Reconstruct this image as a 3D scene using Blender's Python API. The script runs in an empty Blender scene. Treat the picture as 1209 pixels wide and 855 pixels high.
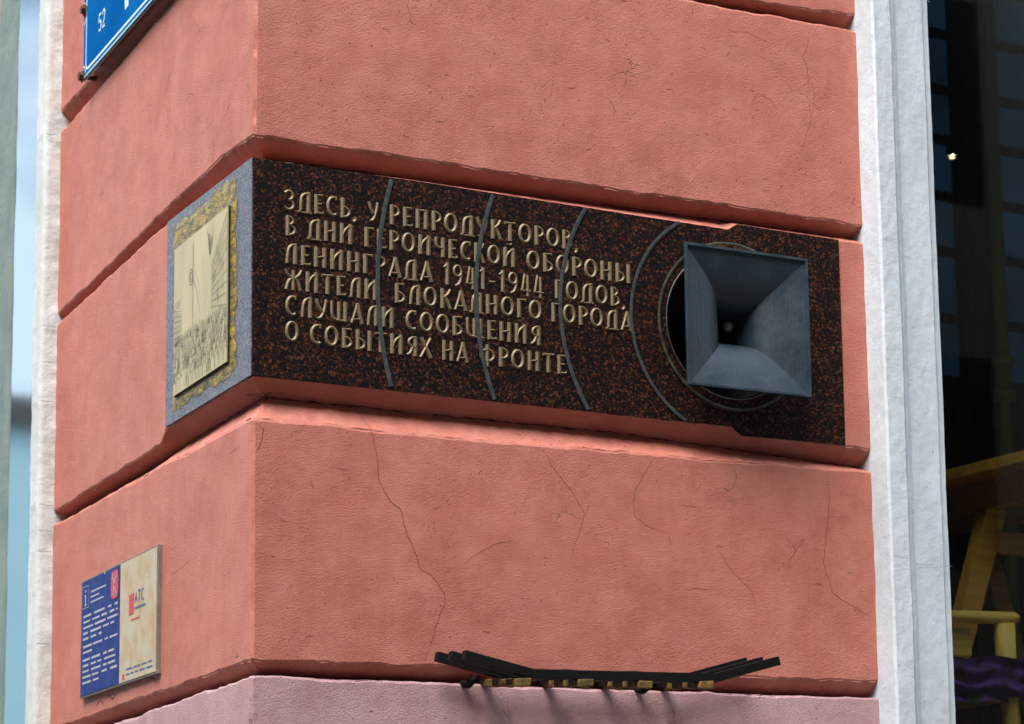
import bpy, math, random
from math import sin, cos, pi, radians
from mathutils import Vector, Matrix, noise
random.seed(7)
S = bpy.context.scene
C = S.collection

# ------------------------------------------------------------------ camera
cd = bpy.data.cameras.new('camera'); cam = bpy.data.objects.new('camera', cd); C.objects.link(cam)
S.camera = cam
R_ = Vector((0.87186928, -0.48929443, -0.02085485)); U_ = Vector((-0.05619071, -0.14224657, 0.98823505)); D_ = Vector((0.48650444, 0.86043993, 0.15151422))
M = Matrix((R_, U_, -D_)).transposed().to_4x4(); M.translation = Vector((-1.8854, -5.3282, -1.3367))
cam.matrix_world = M
cd.sensor_fit = 'HORIZONTAL'; cd.sensor_width = 36; cd.lens = 2777.2433 * 36 / 1209
cd.shift_x = (604.5 - 780.42) / 1209; cd.shift_y = (666.6 - 427.5) / 1209
cd.clip_start = .05; cd.clip_end = 3000
cd.dof.use_dof = True; cd.dof.focus_distance = 6.0; cd.dof.aperture_fstop = 5.0
S.render.resolution_x = 1024; S.render.resolution_y = 724
S.render.engine = 'CYCLES'
S.view_settings.view_transform = 'Standard'; S.view_settings.look = 'None'
S.view_settings.exposure = 1.56; S.view_settings.gamma = 1

# ------------------------------------------------------------------ sky and sun
SUN_EL, SUN_AZ = radians(56), radians(-122)      # azimuth measured from +Y towards +X
w = bpy.data.worlds.new('World'); S.world = w; w.use_nodes = True
nt = w.node_tree; nt.nodes.clear()
def wn(t): return nt.nodes.new(t)
sky = wn('ShaderNodeTexSky'); sky.sky_type = 'NISHITA'; sky.sun_disc = False
sky.sun_elevation = SUN_EL; sky.sun_rotation = SUN_AZ; sky.dust_density = 1.5
tc = wn('ShaderNodeTexCoord'); mp = wn('ShaderNodeMapping'); mp.inputs['Scale'].default_value = (1.6, 1.6, 4.5)
nz = wn('ShaderNodeTexNoise'); nz.inputs['Scale'].default_value = 2.2; nz.inputs['Detail'].default_value = 6
rp = wn('ShaderNodeValToRGB'); rp.color_ramp.elements[0].position = .43; rp.color_ramp.elements[1].position = .55
mx = wn('ShaderNodeMixRGB'); mx.inputs[2].default_value = (7.5, 7.9, 8.4, 1)
bg = wn('ShaderNodeBackground'); bg.inputs['Strength'].default_value = .14; ow = wn('ShaderNodeOutputWorld')
L = nt.links.new
L(tc.outputs['Generated'], mp.inputs[0]); L(mp.outputs[0], nz.inputs['Vector']); L(nz.outputs['Fac'], rp.inputs[0])
L(rp.outputs[0], mx.inputs[0]); L(sky.outputs[0], mx.inputs[1]); L(mx.outputs[0], bg.inputs[0]); L(bg.outputs[0], ow.inputs[0])
sl = bpy.data.lights.new('sun', 'SUN'); sl.energy = 3.0; sl.angle = radians(42); sl.color = (1, .95, .88)
so = bpy.data.objects.new('sun', sl); C.objects.link(so)
sd = Vector((sin(SUN_AZ) * cos(SUN_EL), cos(SUN_AZ) * cos(SUN_EL), sin(SUN_EL)))
so.rotation_euler = sd.to_track_quat('Z', 'Y').to_euler()

# ------------------------------------------------------------------ materials
class N:
    def __init__(s, name):
        s.m = bpy.data.materials.new(name); s.m.use_nodes = True; s.t = s.m.node_tree
        s.b = s.t.nodes['Principled BSDF']; s.out = s.t.nodes['Material Output']
        s.tc = s.t.nodes.new('ShaderNodeTexCoord'); s.co = s.tc.outputs['Object']
    def n(s, t, **k):
        x = s.t.nodes.new(t)
        for a, v in k.items():
            if isinstance(v, (int, float, tuple)) : x.inputs[a.replace('_', ' ')].default_value = v
            else: s.t.links.new(v, x.inputs[a.replace('_', ' ')])
        return x
    def l(s, a, b): s.t.links.new(a, b)
    def map(s, sc, rot=(0,0,0), loc=(0,0,0)):
        x = s.t.nodes.new('ShaderNodeMapping'); x.inputs['Scale'].default_value = sc; x.inputs['Rotation'].default_value = rot; x.inputs['Location'].default_value = loc
        s.l(s.co, x.inputs[0]); return x.outputs[0]
    def noise(s, sc, det=4, rough=.55, vec=None, dist=0):
        x = s.n('ShaderNodeTexNoise', Scale=sc, Detail=det, Roughness=rough, Distortion=dist); s.l(vec or s.co, x.inputs['Vector']); return x.outputs['Fac']
    def ramp(s, f, stops, interp='LINEAR'):
        x = s.t.nodes.new('ShaderNodeValToRGB'); s.l(f, x.inputs[0]); cr = x.color_ramp; cr.interpolation = interp
        while len(cr.elements) < len(stops): cr.elements.new(.5)
        for e, (p, c) in zip(cr.elements, stops):
            e.position = p; e.color = (c, c, c, 1) if isinstance(c, (int, float)) else (*c, 1)
        return x.outputs[0]
    def mix(s, f, a, b, mode='MIX'):
        x = s.t.nodes.new('ShaderNodeMixRGB'); x.blend_type = mode
        for i, v in ((0, f), (1, a), (2, b)):
            if isinstance(v, (int, float)): x.inputs[i].default_value = v if i == 0 else (v, v, v, 1)
            elif isinstance(v, tuple): x.inputs[i].default_value = (*v, 1)
            else: s.l(v, x.inputs[i])
        return x.outputs[0]
    def math(s, op, a, b=0.0):
        x = s.t.nodes.new('ShaderNodeMath'); x.operation = op
        for i, v in ((0, a), (1, b)):
            if isinstance(v, (int, float)): x.inputs[i].default_value = v
            else: s.l(v, x.inputs[i])
        return x.outputs[0]
    def bump(s, h, dist, strength=1.0, prev=None):
        x = s.t.nodes.new('ShaderNodeBump'); x.inputs['Distance'].default_value = dist; x.inputs['Strength'].default_value = strength
        s.l(h, x.inputs['Height'])
        if prev: s.l(prev, x.inputs['Normal'])
        return x.outputs[0]
    def fin(s, col=None, rough=.8, nrm=None, metal=0, spec=.3):
        if col is not None:
            if isinstance(col, tuple): s.b.inputs['Base Color'].default_value = (*col, 1)
            else: s.l(col, s.b.inputs['Base Color'])
        if isinstance(rough, (int, float)): s.b.inputs['Roughness'].default_value = rough
        else: s.l(rough, s.b.inputs['Roughness'])
        if nrm: s.l(nrm, s.b.inputs['Normal'])
        s.b.inputs['Metallic'].default_value = metal; s.b.inputs['Specular IOR Level'].default_value = spec
        return s.m

def plaster(name, base, dark, light, patch=None):
    a = N(name)
    big = a.noise(2.3, 5, .6); mid = a.noise(9, 5, .6)
    streak = a.noise(1, 4, .6, a.map((38, 38, 3)))
    c = a.mix(a.ramp(big, [(.3, 0), (.7, 1)]), dark, base)
    c = a.mix(a.math('MULTIPLY', a.ramp(mid, [(.42, 0), (.68, 1)]), .7), c, light)
    c = a.mix(a.math('MULTIPLY', a.ramp(streak, [(.45, 0), (.8, 1)]), .35), c, light)
    if patch:
        pm = a.ramp(a.noise(4.5, 6, .65), [(.63, 0), (.65, 1)])
        c = a.mix(a.math('MULTIPLY', pm, .7), c, patch)
    # grime: faint dark smears
    gr = a.ramp(a.noise(1, 5, .7, a.map((7, 7, 11), loc=(3, 1, 7))), [(.56, 0), (.78, 1)])
    c = a.mix(a.math('MULTIPLY', gr, .42), c, tuple(x * .55 for x in dark))
    # sparse pits
    vo = a.n('ShaderNodeTexVoronoi', Scale=85.0, Randomness=1.0); a.l(a.co, vo.inputs['Vector'])
    pit = a.ramp(vo.outputs['Distance'], [(.07, 1), (.16, 0)])
    pit = a.math('MULTIPLY', pit, a.ramp(a.noise(7, 4, .6), [(.53, 0), (.60, 1)]))
    # hairline cracks
    wob = a.t.nodes.new('ShaderNodeTexNoise'); wob.inputs['Scale'].default_value = 6; wob.inputs['Detail'].default_value = 5; a.l(a.co, wob.inputs['Vector'])
    va = a.t.nodes.new('ShaderNodeVectorMath'); va.operation = 'MULTIPLY_ADD'; a.l(wob.outputs['Color'], va.inputs[0]); va.inputs[1].default_value = (.28, .28, .28); a.l(a.co, va.inputs[2])
    v2 = a.t.nodes.new('ShaderNodeTexVoronoi'); v2.feature = 'DISTANCE_TO_EDGE'; v2.inputs['Scale'].default_value = 3.2; a.l(va.outputs[0], v2.inputs['Vector'])
    hc = a.ramp(v2.outputs['Distance'], [(.0008, 1), (.0026, 0)])
    hc = a.math('MULTIPLY', hc, a.ramp(a.noise(3.1, 3, .5, a.map((1, 1, 1), loc=(4, 8, 2))), [(.60, 0), (.68, 1)]))
    mark = a.math('MAXIMUM', pit, hc)
    c = a.mix(a.math('MULTIPLY', mark, .55), c, tuple(x * .28 for x in dark))
    fine = a.noise(240, 3, .65); lump = a.noise(30, 4, .5)
    trowel = a.noise(1, 3, .55, a.map((60, 60, 20), rot=(.2, .1, 0)))
    h = a.math('ADD', a.math('MULTIPLY', fine, .55), a.math('MULTIPLY', lump, .42))
    h = a.math('ADD', h, a.math('MULTIPLY', trowel, .22))
    h = a.math('SUBTRACT', h, a.math('MULTIPLY', mark, 1.2))
    return a.fin(c, .62, a.bump(h, .0034, 1.0), spec=.35)

PINK = plaster('pink_stucco', (.455, .150, .109), (.400, .122, .088), (.505, .192, .148))
LILAC = plaster('lilac_stucco', (.43, .255, .265), (.35, .195, .205), (.49, .31, .32), patch=(.40, .15, .12))

def trim_mat(name, base, dark, bd):
    a = N(name)
    c = a.mix(a.ramp(a.noise(12, 6, .65, a.map((1, 1, .35))), [(.35, 0), (.7, 1)]), dark, base)
    st = a.ramp(a.noise(1, 4, .6, a.map((90, 90, 2))), [(.62, 0), (.8, 1)])
    c = a.mix(a.math('MULTIPLY', st, .35), c, (.50, .44, .30))
    lump = a.noise(55, 5, .62); rip = a.noise(1, 4, .6, a.map((60, 60, 18)))
    chip = a.ramp(a.noise(24, 5, .7), [(.67, 0), (.70, 1)])
    c = a.mix(a.math('MULTIPLY', chip, .35), c, tuple(x * .5 for x in dark))
    h = a.math('ADD', lump, a.math('MULTIPLY', rip, .6)); h = a.math('SUBTRACT', h, a.math('MULTIPLY', chip, .5))
    return a.fin(c, .6, a.bump(h, bd, 1), spec=.35)
WHITE = trim_mat('white_trim_paint', (.55, .61, .67), (.46, .52, .57), .0016)
WHITE_OLD = trim_mat('old_white_trim_paint', (.60, .64, .65), (.47, .49, .48), .0022)

def granite(name, cols, scale, rough=.28, spec=.45):
    a = N(name)
    ds = a.t.nodes.new('ShaderNodeTexNoise'); ds.inputs['Scale'].default_value = scale * .9; ds.inputs['Detail'].default_value = 3; a.l(a.co, ds.inputs['Vector'])
    va = a.t.nodes.new('ShaderNodeVectorMath'); va.operation = 'MULTIPLY_ADD'; a.l(ds.outputs['Color'], va.inputs[0]); k = 1.1 / scale; va.inputs[1].default_value = (k, k, k); a.l(a.co, va.inputs[2])
    v = a.t.nodes.new('ShaderNodeTexVoronoi'); v.inputs['Scale'].default_value = scale; a.l(va.outputs[0], v.inputs['Vector'])
    sp = a.t.nodes.new('ShaderNodeSeparateColor'); a.l(v.outputs['Color'], sp.inputs[0])
    cl = a.noise(scale * .16, 3, .5)
    f = a.math('ADD', a.math('MULTIPLY', sp.outputs[0], .8), a.math('MULTIPLY', cl, .4))
    c = a.ramp(f, cols)
    g = a.noise(scale * 3, 3, .7)
    c = a.mix(.75, c, a.ramp(g, [(.3, .35), (.7, 1.7)]), 'MULTIPLY')
    return a.fin(c, rough, a.bump(a.noise(scale * 1.5, 2), .0003, .6), spec=spec)
GR_RED = granite('dark_red_granite', [(.0, (.002, .002, .003)), (.50, (.004, .003, .004)), (.62, (.013, .006, .005)), (.78, (.018, .006, .004)), (.90, (.062, .016, .007)), (.98, (.09, .035, .02))], 205, .55, .12)
GR_BLUE = granite('sky_toned_granite', [(.1, (.025, .033, .055)), (.4, (.055, .068, .105)), (.7, (.105, .115, .16)), (.95, (.20, .19, .20))], 230, .5)  # blue-grey colours put a grazing sky reflection into the side slab

a = N('letter_gilding'); c = a.mix(a.ramp(a.noise(28, 4), [(.35, 0), (.65, 1)]), (.145, .125, .085), (.17, .105, .028)); c = a.mix(a.math('MULTIPLY', a.ramp(a.noise(150, 3), [(.5, 0), (.7, 1)]), .4), c, (.09, .06, .025))
GILT = a.fin(c, .5, a.bump(a.noise(300, 2), .0008), metal=.2, spec=.5)
a = N('inlay_metal'); c = a.mix(a.ramp(a.noise(60, 4), [(.4, 0), (.65, 1)]), (.04, .055, .058), (.075, .09, .085)); INLAY = a.fin(c, .42, a.bump(a.noise(180, 3), .0006), metal=.35, spec=.5)
a = N('inlay_gilt'); c = a.mix(a.ramp(a.noise(45, 4), [(.4, 0), (.65, 1)]), (.03, .034, .026), (.08, .08, .05)); INLAY2 = a.fin(c, .45, a.bump(a.noise(180, 3), .0006), metal=.3, spec=.5)
a = N('gold_leaf'); c = a.mix(a.ramp(a.noise(1, 5, .7, a.map((30, 30, 60))), [(.38, 0), (.62, 1)]), (.06, .055, .03), (.38, .27, .025)); c = a.mix(a.ramp(a.noise(90, 4), [(.62, 0), (.72, 1)]), c, (.14, .16, .21))
GOLD = a.fin(c, .5, a.bump(a.noise(1, 5, .65, a.map((50, 50, 110), rot=(.6, 0, 0))), .006), metal=.1, spec=.5)
a = N('brass_plate'); c = a.mix(a.ramp(a.noise(1, 4, .6, a.map((10, 10, 3))), [(.35, 0), (.7, 1)]), (.35, .285, .125), (.46, .385, .19)); BRASS = a.fin(c, .42, None, metal=.15, spec=.5)
a = N('etched_line'); ETCH = a.fin(a.mix(a.noise(60, 3), (.09, .095, .08), (.22, .21, .15)), .6)
a = N('black_edge'); BLACK = a.fin(a.mix(a.noise(30, 3), (.008, .008, .008), (.02, .018, .016)), .6)
a = N('crack_shadow_dirt'); CRACK = a.fin(a.mix(a.noise(40, 3), (.15, .042, .03), (.23, .070, .05)), .95, spec=.1)
a = N('joint_crack_dirt'); JCRACK = a.fin(a.mix(a.noise(60, 3), (.02, .008, .006), (.06, .02, .014)), .95, spec=.05)
a = N('trim_crack_dirt'); CRACKW = a.fin(a.mix(a.noise(40, 3), (.20, .20, .18), (.32, .32, .30)), .95, spec=.1)
a = N('horn_paint'); c = a.mix(a.ramp(a.noise(7, 5, .6), [(.35, 0), (.7, 1)]), (.014, .028, .043), (.025, .043, .061)); c = a.mix(a.math('MULTIPLY', a.ramp(a.noise(22, 6, .72, dist=1.5), [(.56, 0), (.66, 1)]), .35), c, (.045, .063, .075)); c = a.mix(a.math('MULTIPLY', a.ramp(a.noise(1, 5, .6, a.map((70, 70, 9))), [(.6, 0), (.75, 1)]), .15), c, (.035, .035, .03))
HORN = a.fin(c, a.ramp(a.noise(14, 4), [(.3, .34), (.7, .62)]), a.bump(a.math('ADD', a.noise(40, 4), a.noise(1, 3, .6, a.map((160, 160, 14), rot=(0, .5, 0)))), .0012), metal=0, spec=.5)
a = N('black_metal'); BMETAL = a.fin(a.mix(a.noise(25, 5), (.003, .003, .004), (.008, .007, .007)), .6, a.bump(a.noise(120, 3), .0008), spec=.14)
a = N('pad_wood'); c = a.mix(a.ramp(a.noise(60, 4), [(.35, 0), (.65, 1)]), (.06, .045, .015), (.19, .105, .025)); PAD = a.fin(c, .7, a.bump(a.noise(90, 3), .002))
a = N('rusty_bolt'); RUST = a.fin(a.mix(a.noise(90, 4), (.03, .015, .01), (.16, .06, .025)), .85, a.bump(a.noise(150, 3), .003))
a = N('rust_stain'); RUSTST = a.fin(a.mix(a.ramp(a.noise(60, 4), [(.4, 0), (.6, 1)]), (.02, .01, .008), (.42, .13, .05)), .85, a.bump(a.noise(120, 3), .002))
a = N('enamel_blue'); c = a.mix(a.ramp(a.noise(3, 4, .6), [(.35, 0), (.65, 1)]), (.003, .085, .30), (.006, .12, .37)); ENAMEL = a.fin(c, .22, a.bump(a.noise(9, 2), .001, .5), spec=.0)
a = N('enamel_white'); ENW = a.fin((.42, .60, .66), .3)
a = N('sign_rim'); RIM = a.fin((.20, .42, .50), .35)
a = N('galvanised_back'); GALV = a.fin(a.mix(a.noise(30, 4), (.22, .24, .24), (.42, .45, .46)), .45, metal=.5)
a = N('dirty_plate_edge'); RIMB = a.fin(a.mix(a.noise(40, 4), (.10, .07, .05), (.26, .24, .21)), .7)
a = N('info_blue'); IBLUE = a.fin(a.mix(a.ramp(a.noise(18, 5), [(.35, 0), (.7, 1)]), (.010, .024, .15), (.022, .045, .20)), .6, spec=.08)
a = N('info_cream'); c = a.mix(a.ramp(a.noise(16, 5), [(.4, 0), (.7, 1)]), (.42, .36, .26), (.38, .24, .10)); ICREAM = a.fin(c, .5)
a = N('info_white_print'); IWHITE = a.fin((.34, .33, .40), .5)
a = N('info_red_print'); IRED = a.fin((.48, .02, .035), .5)
a = N('info_navy_print'); INAVY = a.fin((.05, .08, .22), .5)
a = N('frame_grey_green'); FGG = a.fin(a.mix(a.ramp(a.noise(8, 5), [(.35, 0), (.7, 1)]), (.12, .17, .155), (.17, .225, .20)), .6, a.bump(a.noise(40, 4), .003))
def wood(name, c1, c2, ax=(3, 40, 40), rough=.45):
    a = N(name); g = a.noise(1, 5, .6, a.map(ax), .0)
    return a.fin(a.mix(a.ramp(g, [(.35, 0), (.65, 1)]), c1, c2), rough, a.bump(g, .0015), spec=.4)
WBROWN = wood('brown_wood', (.055, .022, .010), (.11, .05, .024), (40, 40, 3), .9); WBROWN.node_tree.nodes['Principled BSDF'].inputs['Specular IOR Level'].default_value = .02
WTABLE = wood('table_wood', (.48, .20, .03), (.70, .34, .06))
WCHAIR = wood('chair_wood', (.62, .34, .05), (.82, .52, .12), (40, 40, 4))
WCHAIRX = wood('chair_rail_wood', (.62, .34, .05), (.82, .52, .12), (4, 60, 60))
a = N('purple_reflection_cloth'); PURP = a.fin(a.mix(a.ramp(a.noise(16, 5), [(.4, 0), (.6, 1)]), (.004, .003, .008), (.10, .022, .20)), .7)
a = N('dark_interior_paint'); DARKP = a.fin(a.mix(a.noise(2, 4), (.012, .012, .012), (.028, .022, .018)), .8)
a = N('green_pipe_paint'); GPIPE = a.fin(a.mix(a.noise(9, 4), (.28, .42, .07), (.36, .52, .10)), .45)
a = N('asphalt'); ASPH = a.fin(a.mix(a.noise(60, 4), (.04, .04, .04), (.065, .063, .06)), .9, a.bump(a.noise(200, 2), .004))
a = N('paving_grey'); PAVE = a.fin(a.mix(a.noise(5, 5), (.10, .095, .09), (.15, .14, .13)), .85, a.bump(a.noise(90, 3), .003))
a = N('grey_brown_facade'); FACADE = a.fin(a.mix(a.noise(.6, 5), (.10, .085, .07), (.14, .12, .10)), .85)  # dark grey-brown, so the facades throw back little light
a = N('pane_reflection_glow'); c = a.mix(a.ramp(a.noise(1.2, 4), [(.35, 0), (.7, 1)]), (.0016, .004, .0075), (.004, .0125, .027))
a.l(c, a.b.inputs['Emission Color']); a.b.inputs['Emission Strength'].default_value = .6; BPANE = a.fin((.005, .01, .018), .3)  # faint blue emission in place of sky reflected in the shop window
a = N('lamp_glow'); a.b.inputs['Emission Color'].default_value = (1, .72, .42, 1); a.b.inputs['Emission Strength'].default_value = .7; LAMP = a.fin((.5, .4, .3), .5)
def glass(name, tint, refl=1.0, tr=1.0):
    m = bpy.data.materials.new(name); m.use_nodes = True; t = m.node_tree; t.nodes.clear()
    o = t.nodes.new('ShaderNodeOutputMaterial'); tr = t.nodes.new('ShaderNodeBsdfTransparent'); tr.inputs[0].default_value = (*tint, 1)
    gl = t.nodes.new('ShaderNodeBsdfGlossy'); gl.inputs['Roughness'].default_value = .02
    fr = t.nodes.new('ShaderNodeFresnel'); fr.inputs[0].default_value = 1.45; mm = t.nodes.new('ShaderNodeMath'); mm.operation = 'MULTIPLY'; mm.inputs[1].default_value = refl
    mx = t.nodes.new('ShaderNodeMixShader'); t.links.new(fr.outputs[0], mm.inputs[0]); t.links.new(mm.outputs[0], mx.inputs[0]); t.links.new(tr.outputs[0], mx.inputs[1]); t.links.new(gl.outputs[0], mx.inputs[2]); t.links.new(mx.outputs[0], o.inputs[0])
    return m
GLASS = glass('window_glass', (.80, .86, .84), .45)
# mirror-coated panes of the side window
def coated(name, refl, body):
    a = N(name); gl = a.n('ShaderNodeBsdfGlossy', Roughness=.07); gl.inputs[0].default_value = (*refl, 1); a.l(a.bump(a.noise(3, 2), .002, .3), gl.inputs['Normal'])
    add = a.t.nodes.new('ShaderNodeAddShader'); a.fin(body, .6, spec=0.0); a.l(a.b.outputs[0], add.inputs[0]); a.l(gl.outputs[0], add.inputs[1]); a.l(add.outputs[0], a.out.inputs['Surface']); return a.m
MIRR = coated('reflective_glass', (.20, .25, .29), (.02, .03, .035))
MIRT = coated('teal_reflective_glass', (.30, .38, .40), (.03, .07, .08))

# ------------------------------------------------------------------ mesh helpers
class MB:
    def __init__(s): s.v = []; s.f = []
    def add(s, vs, fs):
        o = len(s.v); s.v += [tuple(p) for p in vs]; s.f += [tuple(i + o for i in f) for f in fs]
    def box(s, x0, x1, y0, y1, z0, z1):
        s.add([(x0,y0,z0),(x1,y0,z0),(x1,y1,z0),(x0,y1,z0),(x0,y0,z1),(x1,y0,z1),(x1,y1,z1),(x0,y1,z1)],
              [(0,3,2,1),(4,5,6,7),(0,1,5,4),(1,2,6,5),(2,3,7,6),(3,0,4,7)])
    def prism(s, pts, ax, a, b):
        """closed polygon pts in the plane across axis ax, from a to b"""
        def P(p, t):
            return (t, p[0], p[1]) if ax == 0 else (p[0], t, p[1]) if ax == 1 else (p[0], p[1], t)
        n = len(pts); s.add([P(p, a) for p in pts] + [P(p, b) for p in pts],
              [tuple(range(n)), tuple(range(2*n-1, n-1, -1))] + [(i, i+n, (i+1) % n + n, (i+1) % n) for i in range(n)])
    def tube(s, path, r, n=10, cap=True):
        o = []; path = [Vector(p) for p in path]; rs = r if isinstance(r, (list, tuple)) else [r] * len(path)
        vs = []
        for i, p in enumerate(path):
            d = (path[min(i+1, len(path)-1)] - path[max(i-1, 0)]).normalized(); q = d.to_track_quat('Z', 'Y')
            for k in range(n): vs.append(p + q @ Vector((cos(2*pi*k/n) * rs[i], sin(2*pi*k/n) * rs[i], 0)))
        fs = [(i*n+k, i*n+(k+1) % n, (i+1)*n+(k+1) % n, (i+1)*n+k) for i in range(len(path)-1) for k in range(n)]
        if cap: fs += [tuple(range(n-1, -1, -1)), tuple(range((len(path)-1)*n, len(path)*n))]
        s.add(vs, fs)
    def ribbon(s, path, w, P, h=0.0, ridge=0.0):
        """flat or ridged strip following 2-D path; P(u, v, height) maps to 3-D"""
        n = len(path); vs = []; fs = []
        for i, p in enumerate(path):
            a = path[max(i-1, 0)]; b = path[min(i+1, n-1)]
            if i == 0 and path[0] == path[-1]: a = path[-2]
            if i == n-1 and path[0] == path[-1]: b = path[1]
            dx, dy = b[0]-a[0], b[1]-a[1]; l = math.hypot(dx, dy) or 1; nx, ny = -dy/l, dx/l
            ww = (w[i] if isinstance(w, (list, tuple)) else w) / 2
            vs += [P(p[0]+nx*ww, p[1]+ny*ww, h), P(p[0], p[1], h+ridge), P(p[0]-nx*ww, p[1]-ny*ww, h)]
        for i in range(n-1):
            o = i*3; fs += [(o, o+3, o+4, o+1), (o+1, o+4, o+5, o+2)]
        if ridge: fs += [(0, 1, 2), (3*n-1, 3*n-2, 3*n-3)]
        s.add(vs, fs)
    def mesh(s, name, mat, smooth=False, bevel=0):
        me = bpy.data.meshes.new(name); me.from_pydata(s.v, [], s.f); me.update()
        me.materials.append(mat)
        if bevel:
            import bmesh
            bm = bmesh.new(); bm.from_mesh(me); bmesh.ops.recalc_face_normals(bm, faces=bm.faces)
            bmesh.ops.bevel(bm, geom=[e for e in bm.edges if len(e.link_faces) == 2 and e.calc_face_angle(0) > .5], offset=bevel, segments=2, affect='EDGES', profile=.6)
            bm.to_mesh(me); bm.free()
        if smooth: me.polygons.foreach_set('use_smooth', [True] * len(me.polygons))
        return me
def link(name, me, parent=None):
    o = bpy.data.objects.new(name, me); C.objects.link(o); o.parent = parent; return o
def obj(name, mb, mat, parent=None, smooth=False, bevel=0): return link(name, mb.mesh(name, mat, smooth, bevel), parent)
def thing(name, label, cat, loc=(0, 0, 0), group=None):
    o = link(name, None); o.location = loc; tag(o, label, cat, group); return o
def tag(o, label, cat, group=None):
    o['label'] = label; o['category'] = cat
    if group: o['group'] = group
def structure(name, mb, mat, parent=None):
    o = obj(name, mb, mat, parent)
    if parent is None: o['kind'] = 'structure'
    return o
def interp(pts, s):
    if s <= pts[0][0]: return pts[0][1]
    for (a, va), (b, vb) in zip(pts, pts[1:]):
        if s <= b: return va + (vb - va) * (s - a) / (b - a)
    return pts[-1][1]
def local(parent, mb):   # vertices given in world space -> parent's space
    l = parent.location; mb.v = [(p[0]-l.x, p[1]-l.y, p[2]-l.z) for p in mb.v]; return mb

# ------------------------------------------------------------------ the building
GZ = -2.94
bld = thing('corner_building', 'pink stucco building corner with deep horizontal grooves and white window casings', 'building', (0, 0, 0))
SL, SR = -1.803, 1.812
# joints between courses: s < 0 runs along the left wall, s > 0 along the front wall; upper arris, deepest line, lower arris
J = {
 'top': dict(u=[(0, 1.93)], m=[(0, 1.90)], l=[(0, 1.885)]),
 'g1': dict(u=[(-1.8, 1.2468), (0, 1.243), (1.0, 1.224), (1.5, 1.224), (1.66, 1.227), (1.72, 1.240), (1.8, 1.242)],
            m=[(-1.8, 1.192), (0, 1.205), (1.8, 1.203)], l=[(-1.8, 1.178), (-1.7, 1.176), (-.65, 1.197), (0, 1.19), (1.3, 1.184), (1.8, 1.193)]),
 'g2': dict(u=[(-1.8, .585), (-.63, .6185), (-.23, .626), (0, .608), (1.1, .6116), (1.8, .614)],
            m=[(-1.8, .567), (-.66, .588), (0, .568), (.4, .5723), (1.8, .589)],
            l=[(-1.8, .556), (-.70, .5725), (-.20, .559), (0, .550), (.45, .5515), (1.35, .5435), (1.358, .5435), (1.39, .5625), (1.72, .561), (1.8, .562)]),
 'g3': dict(u=[(-1.8, -.040), (-.72, -.030), (-.68, .002), (0, .002), (.45, .001), (.98, -.0055), (1.357, -.0080), (1.386, -.0300), (1.72, -.031), (1.8, -.034)],
            m=[(-1.8, -.057), (-.8, -.049), (-.64, -.038), (0, -.036), (.45, -.041), (.98, -.043), (1.35, -.056), (1.8, -.077)],
            l=[(-1.8, -.084), (-.8, -.0936), (0, -.105), (.45, -.1085), (.98, -.1067), (1.8, -.0987)]),
 'g5': dict(u=[(-1.8, -.712), (-1.5, -.7088), (0, -.693), (1.8, -.687)], m=[(-1.8, -.742), (0, -.722), (1.8, -.727)],
            l=[(-1.8, -.757), (-1, -.7498), (0, -.730), (1.8, -.736)]),
 'g6': dict(u=[(0, -1.37)], m=[(0, -1.39)], l=[(0, -1.41)]),
}
def face_depth(s, z):
    p = Vector((s * 1.0 + (7 if s < 0 else 0), 3.3, z))
    return .0026 * noise.noise(p * 3.2) + .0011 * noise.noise(p * 13) + .0005 * noise.noise(p * 34)
def place(s, z, d, rho=0):
    a = abs(s); k = max(0, 1 - a / .25)
    if a < .009: d += rho * (1 - a / .009)
    return (d, a + d * k, z) if s < 0 else (a + d * k, d, z)
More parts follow.
